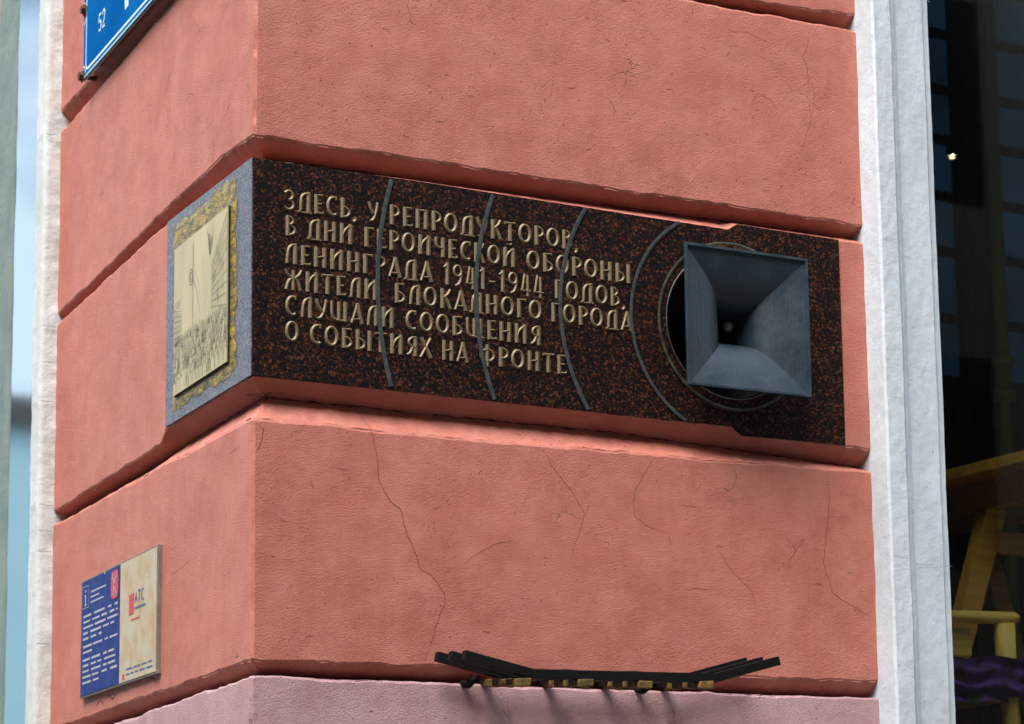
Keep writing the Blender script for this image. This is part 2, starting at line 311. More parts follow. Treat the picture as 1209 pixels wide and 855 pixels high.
def course(top, bot, mat, kind=None, D=.056, step=.009):
    ss = []
    x = SL
    while x < SR: ss.append(x); x += step
    ss = [q for q in ss if abs(q) > .012] + [-.012, -.009, -.006, -.003, 0, .003, .006, .009, .012, SR]
    if kind == 'plaque': ss += [1.352 + .004 * i for i in range(12)] + [-.675, -.68, -.69, -.70, 1.715, 1.722, 1.728]
    ss = sorted(set(ss))
    vs = []; rows = None
    for s in ss:
        js = Vector((s * 9 + (40 if s < 0 else 0), 1.7, 0))
        def jit(k, amp): return (.0010 * noise.noise(js * 9 + Vector((2, 1, k))) + .0012 * noise.noise(js * 4.1 + Vector((2, 8, k)))) + 0 * noise.noise(js * 9 + Vector((0, 0, k))) + amp * noise.noise(js + Vector((0, 0, k * 5.1))) + amp * .55 * noise.noise(js * 3.7 + Vector((0, 0, k * 3.3)))
        zmt = interp(J[top]['m'], s); zlt = interp(J[top]['l'], s); zub = interp(J[bot]['u'], s); zmb = interp(J[bot]['m'], s)
        onp = kind == 'plaque' and -.67 <= s <= 1.724
        if not onp: zlt += jit(len(top) + ord(top[-1]), .0055)
        if not onp: zub += jit(ord(bot[-1]) + 3.5, .0058)
        off = .010 if onp else 0
        col = [(D + .02, zmt), (D + .004 * noise.noise(js * 1.3), zmt)]
        for t in (.3, .55, .8, .94): col.append((D * (1 - t) + .002 * noise.noise(js + Vector((t * 9, 2, 0))) + .0035 * noise.noise(js * 5 + Vector((t * 17, 2, 0))), zmt + (zlt - zmt) * t))
        col += [(.0022, zlt), (.0002 , zlt - .0045)]
        n = 26
        for i in range(1, n): col.append((off, zlt - .0045 + (zub + .0045 - zlt + .0045) * i / n))
        col += [(.0002, zub + .0045), (.0022, zub)]
        for t in (.06, .2, .45, .7): col.append((D * t + .002 * noise.noise(js + Vector((t * 9, 5, 3))) + .0045 * noise.noise(js * 4 + Vector((t * 15, 5, 3))), zub + (zmb - zub) * t))
        col += [(D + .004 * noise.noise(js * 1.3 + Vector((0, 9, 0))), zmb), (D + .02, zmb)]
        rows = len(col)
        rho = .0035 + .006 * max(0, noise.noise(Vector((0, 5, zlt + s)) * 9))
        for d, z in col:
            if kind == 'plaque' and (s - 1.36) ** 2 + (z - .27) ** 2 < .230 ** 2: d = .17
            elif d < D * .98: d += face_depth(s, z) * (1 - d / D)
            r2 = .0030 + .010 * max(0, noise.noise(Vector((0, 5, z)) * 17)) + .004 * noise.noise(Vector((0, 9, z)) * 45)
            vs.append(place(s, z, d, r2))
    fs = []
    for i in range(len(ss) - 1):
        for j in range(rows - 1):
            a = i * rows + j; fs.append((a, a + 1, a + rows + 1, a + rows))
    mb = MB(); mb.v = vs; mb.f = fs
    o = obj('plaster_course', mb, mat, bld, smooth=True); o.data.set_sharp_from_angle(angle=radians(19)); return o
course('top', 'g1', PINK); course('g1', 'g2', PINK); course('g2', 'g3', PINK, 'plaque'); course('g3', 'g5', PINK)
lo = course('g5', 'g6', LILAC); lo['label'] = 'lilac painted lowest course'
b = MB(); b.prism([(.02, 1.80), (.02, .02), (1.80, .02), (1.80, .20), (.20, .20), (.20, 1.80)], 2, GZ, -1.41); obj('plinth', b, LILAC, bld)
b = MB(); b.prism([(.0, 1.80), (.0, .0), (1.80, .0), (1.80, .20), (.20, .20), (.20, 1.80)], 2, 1.90, 4.2); obj('upper_wall', b, PINK, bld)
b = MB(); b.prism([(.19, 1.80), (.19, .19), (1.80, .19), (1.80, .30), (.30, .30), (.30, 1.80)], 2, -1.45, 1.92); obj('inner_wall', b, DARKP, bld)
b = MB(); b.box(2.035, 4.4, .0, .22, GZ, -1.03); b.box(4.4, 6.2, 0, .3, GZ, 4.2); b.box(2.035, 4.4, 0, .3, 2.75, 4.2); obj('wall', b, PINK, bld)
b = MB(); b.box(0, .2, 1.905, 3.3, GZ, -1.3); b.box(0, .25, 3.3, 6.5, GZ, 4.2); b.box(0, .2, 1.905, 3.3, 2.75, 4.2); b.box(.01, .2, 1.905, 3.3, -1.3, 2.75); obj('wall', b, PINK, bld)

# cracks that run over the plaster
def crack(path, w=.0016, left=False):
    pts = []
    for (a0, z0), (a1, z1) in zip(path, path[1:]):
        n = max(2, int(math.hypot(a1-a0, z1-z0) / .007))
        for i in range(n):
            t = i / n; a_ = a0 + (a1-a0)*t; z_ = z0 + (z1-z0)*t
            j = Vector((a_ * 40, z_ * 40, 1)); k = 0 if i == 0 else .0035
            pts.append((a_ + k * noise.noise(j) , z_ + k * noise.noise(j + Vector((9, 9, 9)))))
    pts.append(path[-1]); n = len(pts)
    ww = [.8 * w * min(1, .35 + 3 * min(i, n-1-i) / n) * (1 + .7 * noise.noise(Vector((i * .6, 3, 1)))) for i in range(n)]
    def P(s, z, h):
        d = face_depth(-s if left else s, z) - .0006
        if not left and -.1065 < z < -.035: d = (z + .1065) / .0665 * .056 - .0015
        return (d, s, z) if left else (s, d, z)
    b = MB(); b.ribbon(pts, ww, P); obj('crack', b, CRACK, bld)
for pth, wd in [
 ([(.2862, -.0452), (.3064, -.0907), (.3264, -.1855), (.3286, -.2345), (.36, -.2834), (.3872, -.3029), (.4029, -.3617), (.4277, -.4135), (.4389, -.4491), (.4709, -.4644), (.5028, -.5054), (.5049, -.5309), (.4768, -.6024), (.4651, -.6452), (.4466, -.684)], .0019),
 ([(.7821, -.1161), (.818, -.169), (.8662, -.2211), (.9023, -.2788), (.884, -.3356), (.8634, -.3878)], .0014),
 ([(1.1176, -.1093), (1.0859, -.1506), (1.0515, -.2076), (1.0476, -.2712), (1.0902, -.30), (1.1539, -.314)], .0013),
 ([(1.6557, -.1163), (1.667, -.1867), (1.6486, -.3062), (1.638, -.3657), (1.6655, -.4463), (1.7255, -.4786), (1.7891, -.5062)], .0018),
 ([(1.2962, -.3394), (1.3471, -.4052), (1.3989, -.4484), (1.4238, -.5046)], .0012),
 ([(1.6456, 1.1435), (1.6358, 1.1091), (1.6234, 1.0819), (1.6367, 1.054), (1.6401, .992)], .0016),
 ([(1.6049, .80), (1.6422, .8925), (1.6598, .9826), (1.6285, 1.0652)], .001),
 ([(1.4495, .912), (1.4701, .9522), (1.5115, .939), (1.5329, .9127)], .0012),
 ([(1.36, 1.13), (1.40, 1.118), (1.44, 1.126), (1.48, 1.115), (1.53, 1.10)], .0011),
 ([(1.19, -.236), (1.262, -.238)], .0014), ([(1.20, -.46), (1.285, -.456)], .0013),
 ([(.215, -.212), (.255, -.214)], .0013), ([(.70, -.36), (.64, -.375), (.58, -.41), (.55, -.44)], .0010),
 ([(1.55, -.32), (1.58, -.30), (1.53, -.36), (1.52, -.40)], .0015), ([(.010, -.115), (.030, -.13), (.022, -.165), (.009, -.19)], .0018)]: crack(pth, wd)
for pth, wd in [([(.10, -.155), (.16, -.162)], .0018), ([(.55, .86), (.50, .88), (.46, .86)], .0015), ([(1.3, -.03), (1.27, -.02)], .002), ([(.82, -.15), (.80, -.19)], .0015),
 ([(.22, .72), (.18, .75)], .0022), ([(.33, .62), (.30, .655), (.31, .70)], .0012), ([(.60, -.40), (.50, -.39), (.45, -.375)], .0013), ([(.72, .95), (.69, .99), (.66, 1.0)], .0018), ([(1.10, .80), (1.06, .82)], .0018),
 ([(1.2, -.675), (1.17, -.665), (1.14, -.680), (1.10, -.668)], .006), ([(1.3, -.685), (1.26, -.67), (1.22, -.69)], .005), ([(.80, -.655), (.76, -.66), (.74, -.675)], .005)]: crack(pth, wd, True)

# open ragged cracks along the bottoms of the grooves
for jn, rngs in (('g3', [(-1.79, -.70), (-.66, .02), (.03, .42), (.5, 1.2), (1.24, 1.79)]), ('g5', [(-1.6, -.9), (-.8, -.3), (.0, .35), (.9, 1.78)]), ('g2', [(-1.78, -.7), (.05, .4), (1.0, 1.7)]), ('g1', [(-1.7, -.6), (1.2, 1.79)])):
    for ra, rb in rngs:
        pts = []; n_ = int((rb - ra) / .006)
        for i in range(n_ + 1):
            s_ = ra + (rb - ra) * i / n_
            pts.append((s_, interp(J[jn]['m'], s_) + .004 * noise.noise(Vector((s_ * 22, 4, rb))) + .002 * noise.noise(Vector((s_ * 90, 4, rb)))))
        ww = [max(.0004, .0016 + .0035 * noise.noise(Vector((p[0] * 31, 8, 1))) + .0015 * noise.noise(Vector((p[0] * 120, 8, 1)))) for p in pts]
        b = MB(); b.ribbon(pts, ww, lambda u, v, h: (.050, -u, v) if u < 0 else (u, .050, v)); obj('joint_crack', b, JCRACK, bld)
# small nicks, pits and trowel scratches in the plaster
rn = random.Random(11); b = MB()
for i in range(330):
    left = i % 3 == 0; lim = 1.78
    a_ = rn.uniform(.03, lim); z_ = rn.choice([rn.uniform(-.67, -.13), rn.uniform(.64, 1.16), rn.uniform(.64, 1.16), rn.uniform(-.95, -.76)]) if not left else rn.choice([rn.uniform(-.68, -.12), rn.uniform(.65, 1.15), rn.uniform(1.25, 1.7)])
    if left and -.67 < z_ < -.29 and .68 < a_ < 1.45: continue
    L_ = rn.choice([.002, .003, .004, .006, .012, .022]); an = rn.choice([rn.gauss(0, .25), rn.gauss(0, .25), rn.gauss(pi / 2, .3)]); n_ = 6
    pts = [(a_ + cos(an) * L_ * (k / (n_-1) - .5) + .0006 * noise.noise(Vector((k, i, 0))), z_ + sin(an) * L_ * (k / (n_-1) - .5) + .0012 * noise.noise(Vector((k * .7, i, 4)))) for k in range(n_)]
    wd = rn.uniform(.001, .0019) if L_ > .005 else rn.uniform(.0018, .0034)
    ww = [wd * (.25 + .75 * sin(pi * (k + .5) / n_)) for k in range(n_)]
    b.ribbon(pts, ww, (lambda s_, z, h: (face_depth(-s_, z) - .0007, s_, z)) if left else (lambda s_, z, h: (s_, face_depth(s_, z) - .0007, z)))
nk = obj('nicks', b, CRACK, bld); nk['kind'] = 'stuff'
# casings: a profile swept upwards with hand-painted unevenness
def casing(prof, z0, z1, mat, step=.03, amp=.0022, seed=0, seam=0):
    pr = []
    for (a0, b0), (a1, b1) in zip(prof, prof[1:]):
        n = max(1, int(math.hypot(a1-a0, b1-b0) / .010))
        for i in range(n): pr.append((a0 + (a1-a0)*i/n, b0 + (b1-b0)*i/n))
    pr.append(prof[-1]); n = len(pr); vs = []; nz = int((z1 - z0) / step)
    for k in range(nz + 1):
        z = z0 + (z1 - z0) * k / nz
        for i, (x, y) in enumerate(pr):
            if seam > 0 and i <= seam: x += (1 - i / seam) * .0055 * noise.noise(Vector((3, seed, z * 11))) + (1 - i / seam) * .002 * noise.noise(Vector((3, seed, z * 35)))
            if seam < 0 and i <= -seam: y += .0045 * noise.noise(Vector((3, seed, z * 11))) + .003 * noise.noise(Vector((3, seed, z * 43)))
            q = Vector((x * 12 + seed, y * 12, z * 5)); r = Vector((x * 50 + seed, y * 50, z * 26))
            vs.append((x + amp * noise.noise(q) + amp * .5 * noise.noise(r), y + amp * noise.noise(q + Vector((5, 5, 5))) + amp * .5 * noise.noise(r + Vector((5, 5, 5))), z))
    fs = [(k*n+i, k*n+i+1, (k+1)*n+i+1, (k+1)*n+i) for k in range(nz) for i in range(n-1)]
    mb = MB(); mb.v = vs; mb.f = fs; return mb
fwin = link('shop_window', None, bld); fwin.location = (0, 0, 0)
obj('casing', casing([(1.804, .05), (1.808, -.010), (1.811, -.072), (1.816, -.080), (1.871, -.081), (1.876, -.074), (1.884, -.060), (1.892, -.064), (1.900, -.060), (1.908, -.056), (2.002, -.057), (2.008, -.050), (2.014, -.046), (2.030, -.046), (2.035, -.040), (2.035, .22)], -1.03, 3.0, WHITE, .012, .0018, 3, 8), WHITE, fwin, smooth=False)
for zz, x0, x1 in [(.557, 1.82, 1.905), (-.345, 1.815, 1.87), (-.36, 1.905, 2.03), (.10, 1.83, 1.90), (1.30, 1.98, 2.03)]:
    b = MB(); pts = [(x0 + (x1-x0) * i / 16, zz + .004 * noise.noise(Vector((i * .5, zz, 2)))) for i in range(17)]
    yy = -.0835 if x1 < 1.89 else -.0605
    b.ribbon([p for p in pts if p[0] < 1.869] if x0 < 1.87 else pts, .0014, lambda u, v, h, yy=yy: (u, (-.0835 if x0 < 1.87 else -.0595), v)); obj('crack', b, CRACKW, fwin)
b = MB(); b.box(2.035, 2.075, .11, .17, -1.03, 2.75); b.box(4.36, 4.4, .11, .17, -1.03, 2.75); b.box(2.075, 4.36, .11, .17, 2.70, 2.75); b.box(2.075, 4.36, .11, .17, -1.03, -.98); obj('frame', b, BMETAL, fwin)
b = MB(); b.box(2.075, 4.36, .137, .143, -.98, 2.70); obj('pane', b, GLASS, fwin)

swin = link('window', None, bld)
lp = casing([(.04, 1.797), (.0, 1.799), (-.042, 1.803), (-.050, 1.811), (-.0505, 1.893), (-.046, 1.903), (.15, 1.905)], -1.3, 2.75, WHITE_OLD, .012, .0028, 11, -5)
obj('casing', lp, WHITE_OLD, swin, smooth=True)
for zz, hh in [(1.165, .006), (.545, .004), (.43, .003), (.305, .004), (-.02, .004), (-.10, .004), (-.165, .004), (-.45, .003)]:
    b = MB(); pts = [(-.005 - .042 * i / 12, zz + hh * noise.noise(Vector((i * .45, zz * 7, 2))) ) for i in range(13)]
    b.ribbon(pts, .0022, lambda u, v, h: (u, 1.7945, v)); obj('crack', b, CRACKW, swin)
    b = MB(); pts = [(1.815 + .06 * i / 12, zz + hh * noise.noise(Vector((i * .45 + 8, zz * 7, 2))) ) for i in range(13)]
    b.ribbon(pts, .0016, lambda u, v, h: (-.0545, u, v)); obj('crack', b, CRACKW, swin)
obj('frame', casing([(.0, 2.24), (-.031, 2.242), (-.033, 2.25), (-.033, 2.49), (-.031, 2.50), (0, 2.50)], -1.3, 2.75, FGG, .05, .002, 5), FGG, swin, smooth=True)
b = MB(); b.box(-.03, -.024, 1.9, 2.24, -1.3, 2.75); p1 = obj('pane', b, MIRR, swin)

# ------------------------------------------------------------------ memorial plaque
plq = thing('memorial_plaque', 'dark red granite memorial plaque with gilt Cyrillic letters and arcs wrapping the pink corner', 'plaque', (0, 0, 0))
CX, CZ, RH = 1.36, .27, .198
def front_slab():
    # outline with the two plaster steps, hole for the horn, real thickness
    out = [(0, .0015), (.98, -.0055), (1.357, -.0075), (1.386, -.0295), (1.722, -.0300), (1.722, .5605), (1.39, .562), (1.358, .543), (.45, .551), (0, .5495)]
    n = 96; ring = []; edge = []
    for k in range(n):
        a = 2 * pi * k / n; dx, dz = cos(a), sin(a); best = 1e9
        for (x0, z0), (x1, z1) in zip(out, out[1:] + out[:1]):
            ex, ez = x1-x0, z1-z0; den = dx * ez - dz * ex
            if abs(den) < 1e-9: continue
            t = ((x0-CX) * ez - (z0-CZ) * ex) / den; u = ((x0-CX) * dz - (z0-CZ) * dx) / den
            if t > 0 and -1e-6 <= u <= 1 + 1e-6: best = min(best, t)
        ring.append((CX + RH * dx, CZ + RH * dz)); edge.append((CX + best * dx, CZ + best * dz))
    # right part as radial fan limited to x > 1.1; left part as plain quad columns
    b = MB()
    XL = 1.10
    e2 = []
    for k in range(n):
        a = 2 * pi * k / n; x, z = edge[k]
        if x < XL:
            t = (XL - CX) / cos(a); x, z = XL, CZ + t * sin(a)
        e2.append((x, z))
    # insert exact corners by snapping the nearest fan vertex
    for cpt in [(1.357, -.0075), (1.386, -.0295), (1.722, -.03), (1.722, .5605), (1.39, .562), (1.358, .543), (XL, .5450), (XL, -.0063)]:
        k = min(range(n), key=lambda i: (e2[i][0]-cpt[0])**2 + (e2[i][1]-cpt[1])**2); e2[k] = cpt
    Y0, Y1 = -.0025, .030
    vs = [(x, Y0, z) for x, z in ring] + [(x, Y0, z) for x, z in e2] + [(x, Y1, z) for x, z in ring] + [(x, Y1, z) for x, z in e2]
    fs = []
    for k in range(n):
        j = (k + 1) % n
        fs += [(k, j, n+j, n+k)[::-1], (k, j, 2*n+j, 2*n+k), (n+k, n+j, 3*n+j, 3*n+k)]
    b.add(vs, fs)
    xs = [-.0025 + (XL + .0025) * i / 24 for i in range(25)]
    zt = lambda x: interp([(0, .5495), (.45, .551), (XL, .5450)], x); zb = lambda x: interp([(0, .0015), (.98, -.0055), (XL, -.0063)], x)
    vs = []
    for x in xs: vs += [(x, Y0, zb(x)), (x, Y0, zt(x)), (x, Y1, zt(x)), (x, Y1, zb(x))]
    fs = []
    for i in range(24):
        o = i * 4
        for q in range(4): fs.append((o+q, o+(q+1) % 4, o+4+(q+1) % 4, o+4+q)[::-1])
    fs.append((0, 1, 2, 3))
    b.add(vs, fs); return b
import bmesh
me = front_slab().mesh('granite_slab', GR_RED)
bm = bmesh.new(); bm.from_mesh(me); bmesh.ops.remove_doubles(bm, verts=bm.verts, dist=1e-5); bmesh.ops.recalc_face_normals(bm, faces=bm.faces); bm.to_mesh(me); bm.free()
link('granite_slab', me, plq)
b = MB()
b.add([(x, y, z) for x in (-.0055, .028) for (y, z) in ((-.0023, .0015), (.668, .0045), (.670, .571), (-.0023, .5495))], [(0, 1, 2, 3), (7, 6, 5, 4), (0, 4, 5, 1), (1, 5, 6, 2), (2, 6, 7, 3), (3, 7, 4, 0)])
sl_ = obj('corner_slab', b, GR_BLUE, plq); sl_['label'] = 'speckled granite side slab, blue-grey from a painted sky reflection'
# rough gilded field around the picture
def blob_outline(y0, y1, z0, z1, amp, n=140, seed=0):
    pts = []; per = [(y0, z0), (y1, z0), (y1, z1), (y0, z1), (y0, z0)]
    Ls = [math.hypot(b_[0]-a_[0], b_[1]-a_[1]) for a_, b_ in zip(per, per[1:])]; T = sum(Ls)
    for i in range(n):
        t = T * i / n; k = 0
        while t > Ls[k]: t -= Ls[k]; k += 1
        a_, b_ = per[k], per[k+1]; u = t / Ls[k]; y, z = a_[0] + (b_[0]-a_[0]) * u, a_[1] + (b_[1]-a_[1]) * u
        q = Vector((y * 14, z * 14, seed)); pts.append((y + amp * noise.noise(q) + amp * .6 * noise.noise(q * 3), z + amp * noise.noise(q + Vector((7, 7, 7))) + amp * .6 * noise.noise(q * 3 + Vector((3, 3, 3)))))
    return pts
o_ = blob_outline(.108, .605, .034, .535, .016); b = MB(); cy, cz = .36, .27; n = len(o_)
b.add([(-.0062, y, z) for y, z in o_] + [(-.0085, cy + (y-cy) * .93, cz + (z-cz) * .93) for y, z in o_] + [(-.0085, cy, cz)],
      [(i, (i+1) % n, n + (i+1) % n, n + i) for i in range(n)] + [(n + i, n + (i+1) % n, 2*n) for i in range(n)])
obj('gilded_field', b, GOLD, plq)
b = MB(); b.box(-.0125, -.0088, .142, .570, .0635, .467); obj('plate_shadow_backing', b, BLACK, plq)  # black strip right of and below the plate stands for its shadow line
b = MB(); b.box(-.0155, -.0126, .146, .572, .067, .466); plate = obj('picture_plate', b, BRASS, plq)
# etched street scene: a pole with loudspeakers, facades on both sides, a listening crowd
E = MB(); PL = lambda y, z, h: (-.0159, y, z)
def el(pts, w=.0012): E.ribbon(pts, w, PL)
def circ(y, z, ry, rz, a0=0, a1=2*pi, n=10, w=.0011): el([(y + ry * cos(a0 + (a1-a0) * i / n), z + rz * sin(a0 + (a1-a0) * i / n)) for i in range(n + 1)], w)
rnd = random.Random(3)
el([(.415, .43), (.414, .22)], .003); el([(.405, .44), (.414, .43), (.42, .44)], .002)
circ(.43, .355, .014, .022, w=.003); circ(.43, .355, .008, .013, w=.003); el([(.41, .345), (.385, .31), (.36, .25)], .0018); el([(.40, .37), (.37, .33), (.352, .275)], .0012)
for i in range(11):   # right facade receding
    t = i / 10; y = .150 + t * .115; zt = .452 - t * .10; el([(y, .20 + t * .03), (y, zt)], .0014)
for i in range(9):
    t = i / 8; el([(.150, .215 + t * .235), (.265, .235 + t * .117)], .0014)
for i in range(10):
    y = .155 + .1 * rnd.random(); z = .24 + .15 * rnd.random(); circ(y, z, .006, .011)
el([(.30, .445), (.29, .40), (.275, .37), (.262, .40), (.255, .45)], .002)
for i in range(5): el([(.298 - i * .009, .44 - i * .005), (.28, .375)], .003)
for i in range(7):    # left facade
    y = .568 - i * .010; el([(y, .20), (y, .30 - i * .004)], .0015)
for i in range(7): el([(.571, .205 + i * .015), (.508, .205 + i * .013)], .0013)
for i in range(4): circ(.56 - .012 * i, .305 + .004 * (i % 2), .007, .009)
for row in range(9):
    z = .215 - row * .016; sc = .5 + row * .13; y = .152 + rnd.random() * .01
    while y < .566:
        zz = z + rnd.uniform(-.006, .006); r = .0065 * sc
        if zz - 4 * r > .072:
            circ(y, zz, r, r * 1.25, n=7, w=.0012)
            el([(y - r * 1.9, zz - 5.5 * r if zz - 5.5 * r > .071 else .071), (y - r * 1.7, zz - 2.2 * r), (y - r * .6, zz - 1.2 * r), (y + r * .6, zz - 1.2 * r), (y + r * 1.7, zz - 2.2 * r), (y + r * 1.8, max(.071, zz - 5.5 * r))], .0013)
            if rnd.random() < .5: el([(y, zz - 1.5 * r), (y + rnd.uniform(-r, r), max(.071, zz - 5 * r))], .001)
            if rnd.random() < .3:
                for q in range(4): el([(y - r + q * r * .6, zz - 2 * r), (y - r * .8 + q * r * .6, max(.071, zz - 5 * r))], .0013)
        y += r * rnd.uniform(3.0, 5.5)
et = obj('etched_drawing', E, ETCH, plate); et['kind'] = 'stuff'

# lettering: stroke glyphs, cut as ridged gilt strokes
def ar(cx, cy, rx, ry, a0, a1, n=10): return [(cx + rx * cos(radians(a0 + (a1-a0) * i / n)), cy + ry * sin(radians(a0 + (a1-a0) * i / n))) for i in range(n + 1)]
K, k_ = .185, .115
G = {
 'О': (.66, [(ar(.33, .5, .25, .44, 90, 450, 20), .145)]),
 'С': (.56, [(ar(.36, .5, .27, .44, 62, 298, 14), .145), ([(.49, 1.0), (.475, .80)], .10)]),
 'З': (.52, [(ar(.22, .73, .19, .22, 150, -90, 9), .135), (ar(.22, .27, .23, .24, 90, -150, 10), .135)]),
 'Д': (.66, [([(.53, .0), (.53, 1.02)], K), ([(.53, .92), (.36, .91), (.22, .78), (.17, .5), (.16, .08)], .135), ([(.0, -.03), (.68, -.03)], .10), ([(.02, -.02), (.14, .06)], .08)]),
 'Л': (.62, [([(.50, .0), (.50, 1.02)], K), ([(.50, .93), (.33, .90), (.21, .72), (.16, .4), (.13, .0)], .135)]),
 'Е': (.48, [([(.13, .0), (.13, .98)], K), ([(.1, .93), (.42, .95)], .10), ([(.42, 1.0), (.41, .88)], .07), ([(.13, .47), (.37, .52)], .10), ([(.1, .05), (.46, .06)], .11), ([(.46, .16), (.44, .04)], .07)]),
 'Ь': (.52, [([(.13, .0), (.13, 1.0)], K), (ar(.13, .29, .33, .25, 90, -90, 10), .125)]),
 'Ы': (.80, [([(.13, .0), (.13, 1.0)], K), (ar(.13, .29, .31, .25, 90, -90, 10), .125), ([(.68, .0), (.68, 1.0)], K)]),
 'Б': (.52, [([(.13, .0), (.13, .98)], K), ([(.1, .93), (.44, .95)], .10), ([(.44, 1.0), (.43, .88)], .07), (ar(.13, .29, .33, .25, 90, -90, 10), .125)]),
 'В': (.52, [([(.13, .0), (.13, 1.0)], K), (ar(.13, .75, .25, .2, 90, -90, 8), .12), (ar(.13, .29, .33, .25, 90, -90, 10), .125)]),
 'У': (.56, [([(.05, 1.0), (.14, .68), (.31, .42)], .15), ([(.52, 1.0), (.46, .6), (.33, .2), (.20, .05), (.08, .04)], .13)]),
 'Р': (.50, [([(.13, .0), (.13, 1.0)], K), (ar(.13, .69, .32, .26, 90, -90, 10), .125)]),
 'П': (.64, [([(.13, .0), (.13, .98)], K), ([(.51, .0), (.51, .98)], K), ([(.1, .92), (.54, .92)], .12)]),
 'К': (.56, [([(.13, .0), (.13, 1.0)], K), ([(.50, 1.0), (.38, .74), (.15, .55)], .12), ([(.24, .60), (.38, .36), (.50, .0)], .15)]),
 'Т': (.58, [([(.29, .0), (.29, .92)], K), ([(.02, .91), (.56, .94)], .11), ([(.02, .98), (.04, .84)], .07)]),
 'Н': (.64, [([(.13, .0), (.13, 1.0)], K), ([(.51, .0), (.51, 1.0)], K), ([(.13, .46), (.51, .56)], .10)]),
 'И': (.66, [([(.13, .0), (.13, 1.0)], K), ([(.53, .0), (.53, 1.0)], K), ([(.14, .30), (.22, .58), (.36, .78), (.53, .90)], .11)]),
 'Й': (.66, [([(.13, .0), (.13, .98)], K), ([(.53, .0), (.53, .98)], K), ([(.14, .30), (.22, .58), (.36, .78), (.53, .90)], .11), (ar(.33, 1.25, .13, .12, 200, 340, 6), .09)]),
 'Г': (.48, [([(.13, .0), (.13, .98)], K), ([(.1, .92), (.46, .94)], .11), ([(.46, 1.0), (.44, .85)], .07)]),
 'Ч': (.58, [([(.12, 1.0), (.12, .70), (.20, .50), (.46, .47)], .135), ([(.46, .0), (.46, 1.0)], K)]),
 'А': (.62, [([(.06, .0), (.24, .6), (.33, 1.02)], .115), ([(.33, 1.02), (.42, .55), (.56, .0)], .18), ([(.10, .20), (.48, .22)], .10), ([(.0, .02), (.13, .02)], .07)]),
 'Ж': (.86, [([(.43, .0), (.43, .98)], .165), ([(.05, 1.0), (.18, .74), (.43, .56)], .12), ([(.81, 1.0), (.68, .74), (.43, .56)], .12), ([(.43, .58), (.22, .44), (.10, .0)], .14), ([(.43, .58), (.64, .44), (.76, .0)], .14)]),
 'Ш': (.88, [([(.12, 1.0), (.12, .35), (.22, .10), (.45, .05), (.80, .05)], .13), ([(.45, .05), (.45, .98)], .16), ([(.75, .02), (.75, 1.0)], .17)]),
 'Щ': (.94, [([(.12, 1.0), (.12, .35), (.22, .10), (.45, .05), (.88, .03)], .13), ([(.45, .05), (.45, .98)], .16), ([(.75, .02), (.75, 1.0)], .17), ([(.86, .05), (.90, -.10)], .08)]),
 'Х': (.56, [([(.05, 1.0), (.29, .5), (.52, .0)], .17), ([(.50, 1.0), (.27, .5), (.03, .0)], .12)]),
 'Я': (.56, [([(.45, .0), (.45, 1.0)], K), (ar(.45, .70, .31, .25, 90, 270, 10), .12), ([(.32, .46), (.22, .18), (.06, .04)], .12)]),
 'Ф': (.80, [([(.40, -.08), (.40, 1.05)], .17), (ar(.40, .5, .31, .29, 90, 450, 18), .125)]),
 ',': (.20, [([(.09, .12), (.12, -.02), (.03, -.14)], .13)]),
 '-': (.44, [([(.06, .40), (.38, .42)], .12)]),
 '1': (.42, [([(.26, -.02), (.26, 1.1)], K), ([(.08, .85), (.26, 1.02)], .10)]),
 '9': (.58, [(ar(.29, .74, .2, .27, 0, 360, 16), .125), ([(.49, .76), (.47, .40), (.36, .10), (.16, -.04)], .135)]),
 '4': (.60, [([(.26, 1.05), (.20, .7), (.12, .22)], .13), ([(.02, .18), (.60, .18)], .10), ([(.42, 1.0), (.42, -.10)], .15)]),
}
H = .0515
gm = {}
def glyph(ch):
    if ch not in gm:
        b = MB()
        for pts, w_ in G[ch][1]:
            # subdivide bends a little for smooth curves
            if 2 < len(pts) < 8:
                q = [pts[0]]
                for i in range(len(pts) - 1):
                    p0 = pts[max(i-1, 0)]; p1 = pts[i]; p2 = pts[i+1]; p3 = pts[min(i+2, len(pts)-1)]
                    for t in (.33, .66, 1):
                        f = lambda a, b_, c, d: .5 * (2*b_ + (c-a)*t + (2*a-5*b_+4*c-d)*t*t + (-a+3*b_-3*c+d)*t**3)
                        q.append((f(p0[0], p1[0], p2[0], p3[0]), f(p0[1], p1[1], p2[1], p3[1])))
                pts = q
            b.ribbon(pts, w_ * 1.08, lambda u, v, h: (u * H, -h, v * H), 0.0, .0032)
        gm[ch] = b.mesh('letter', GILT)
    return gm[ch]
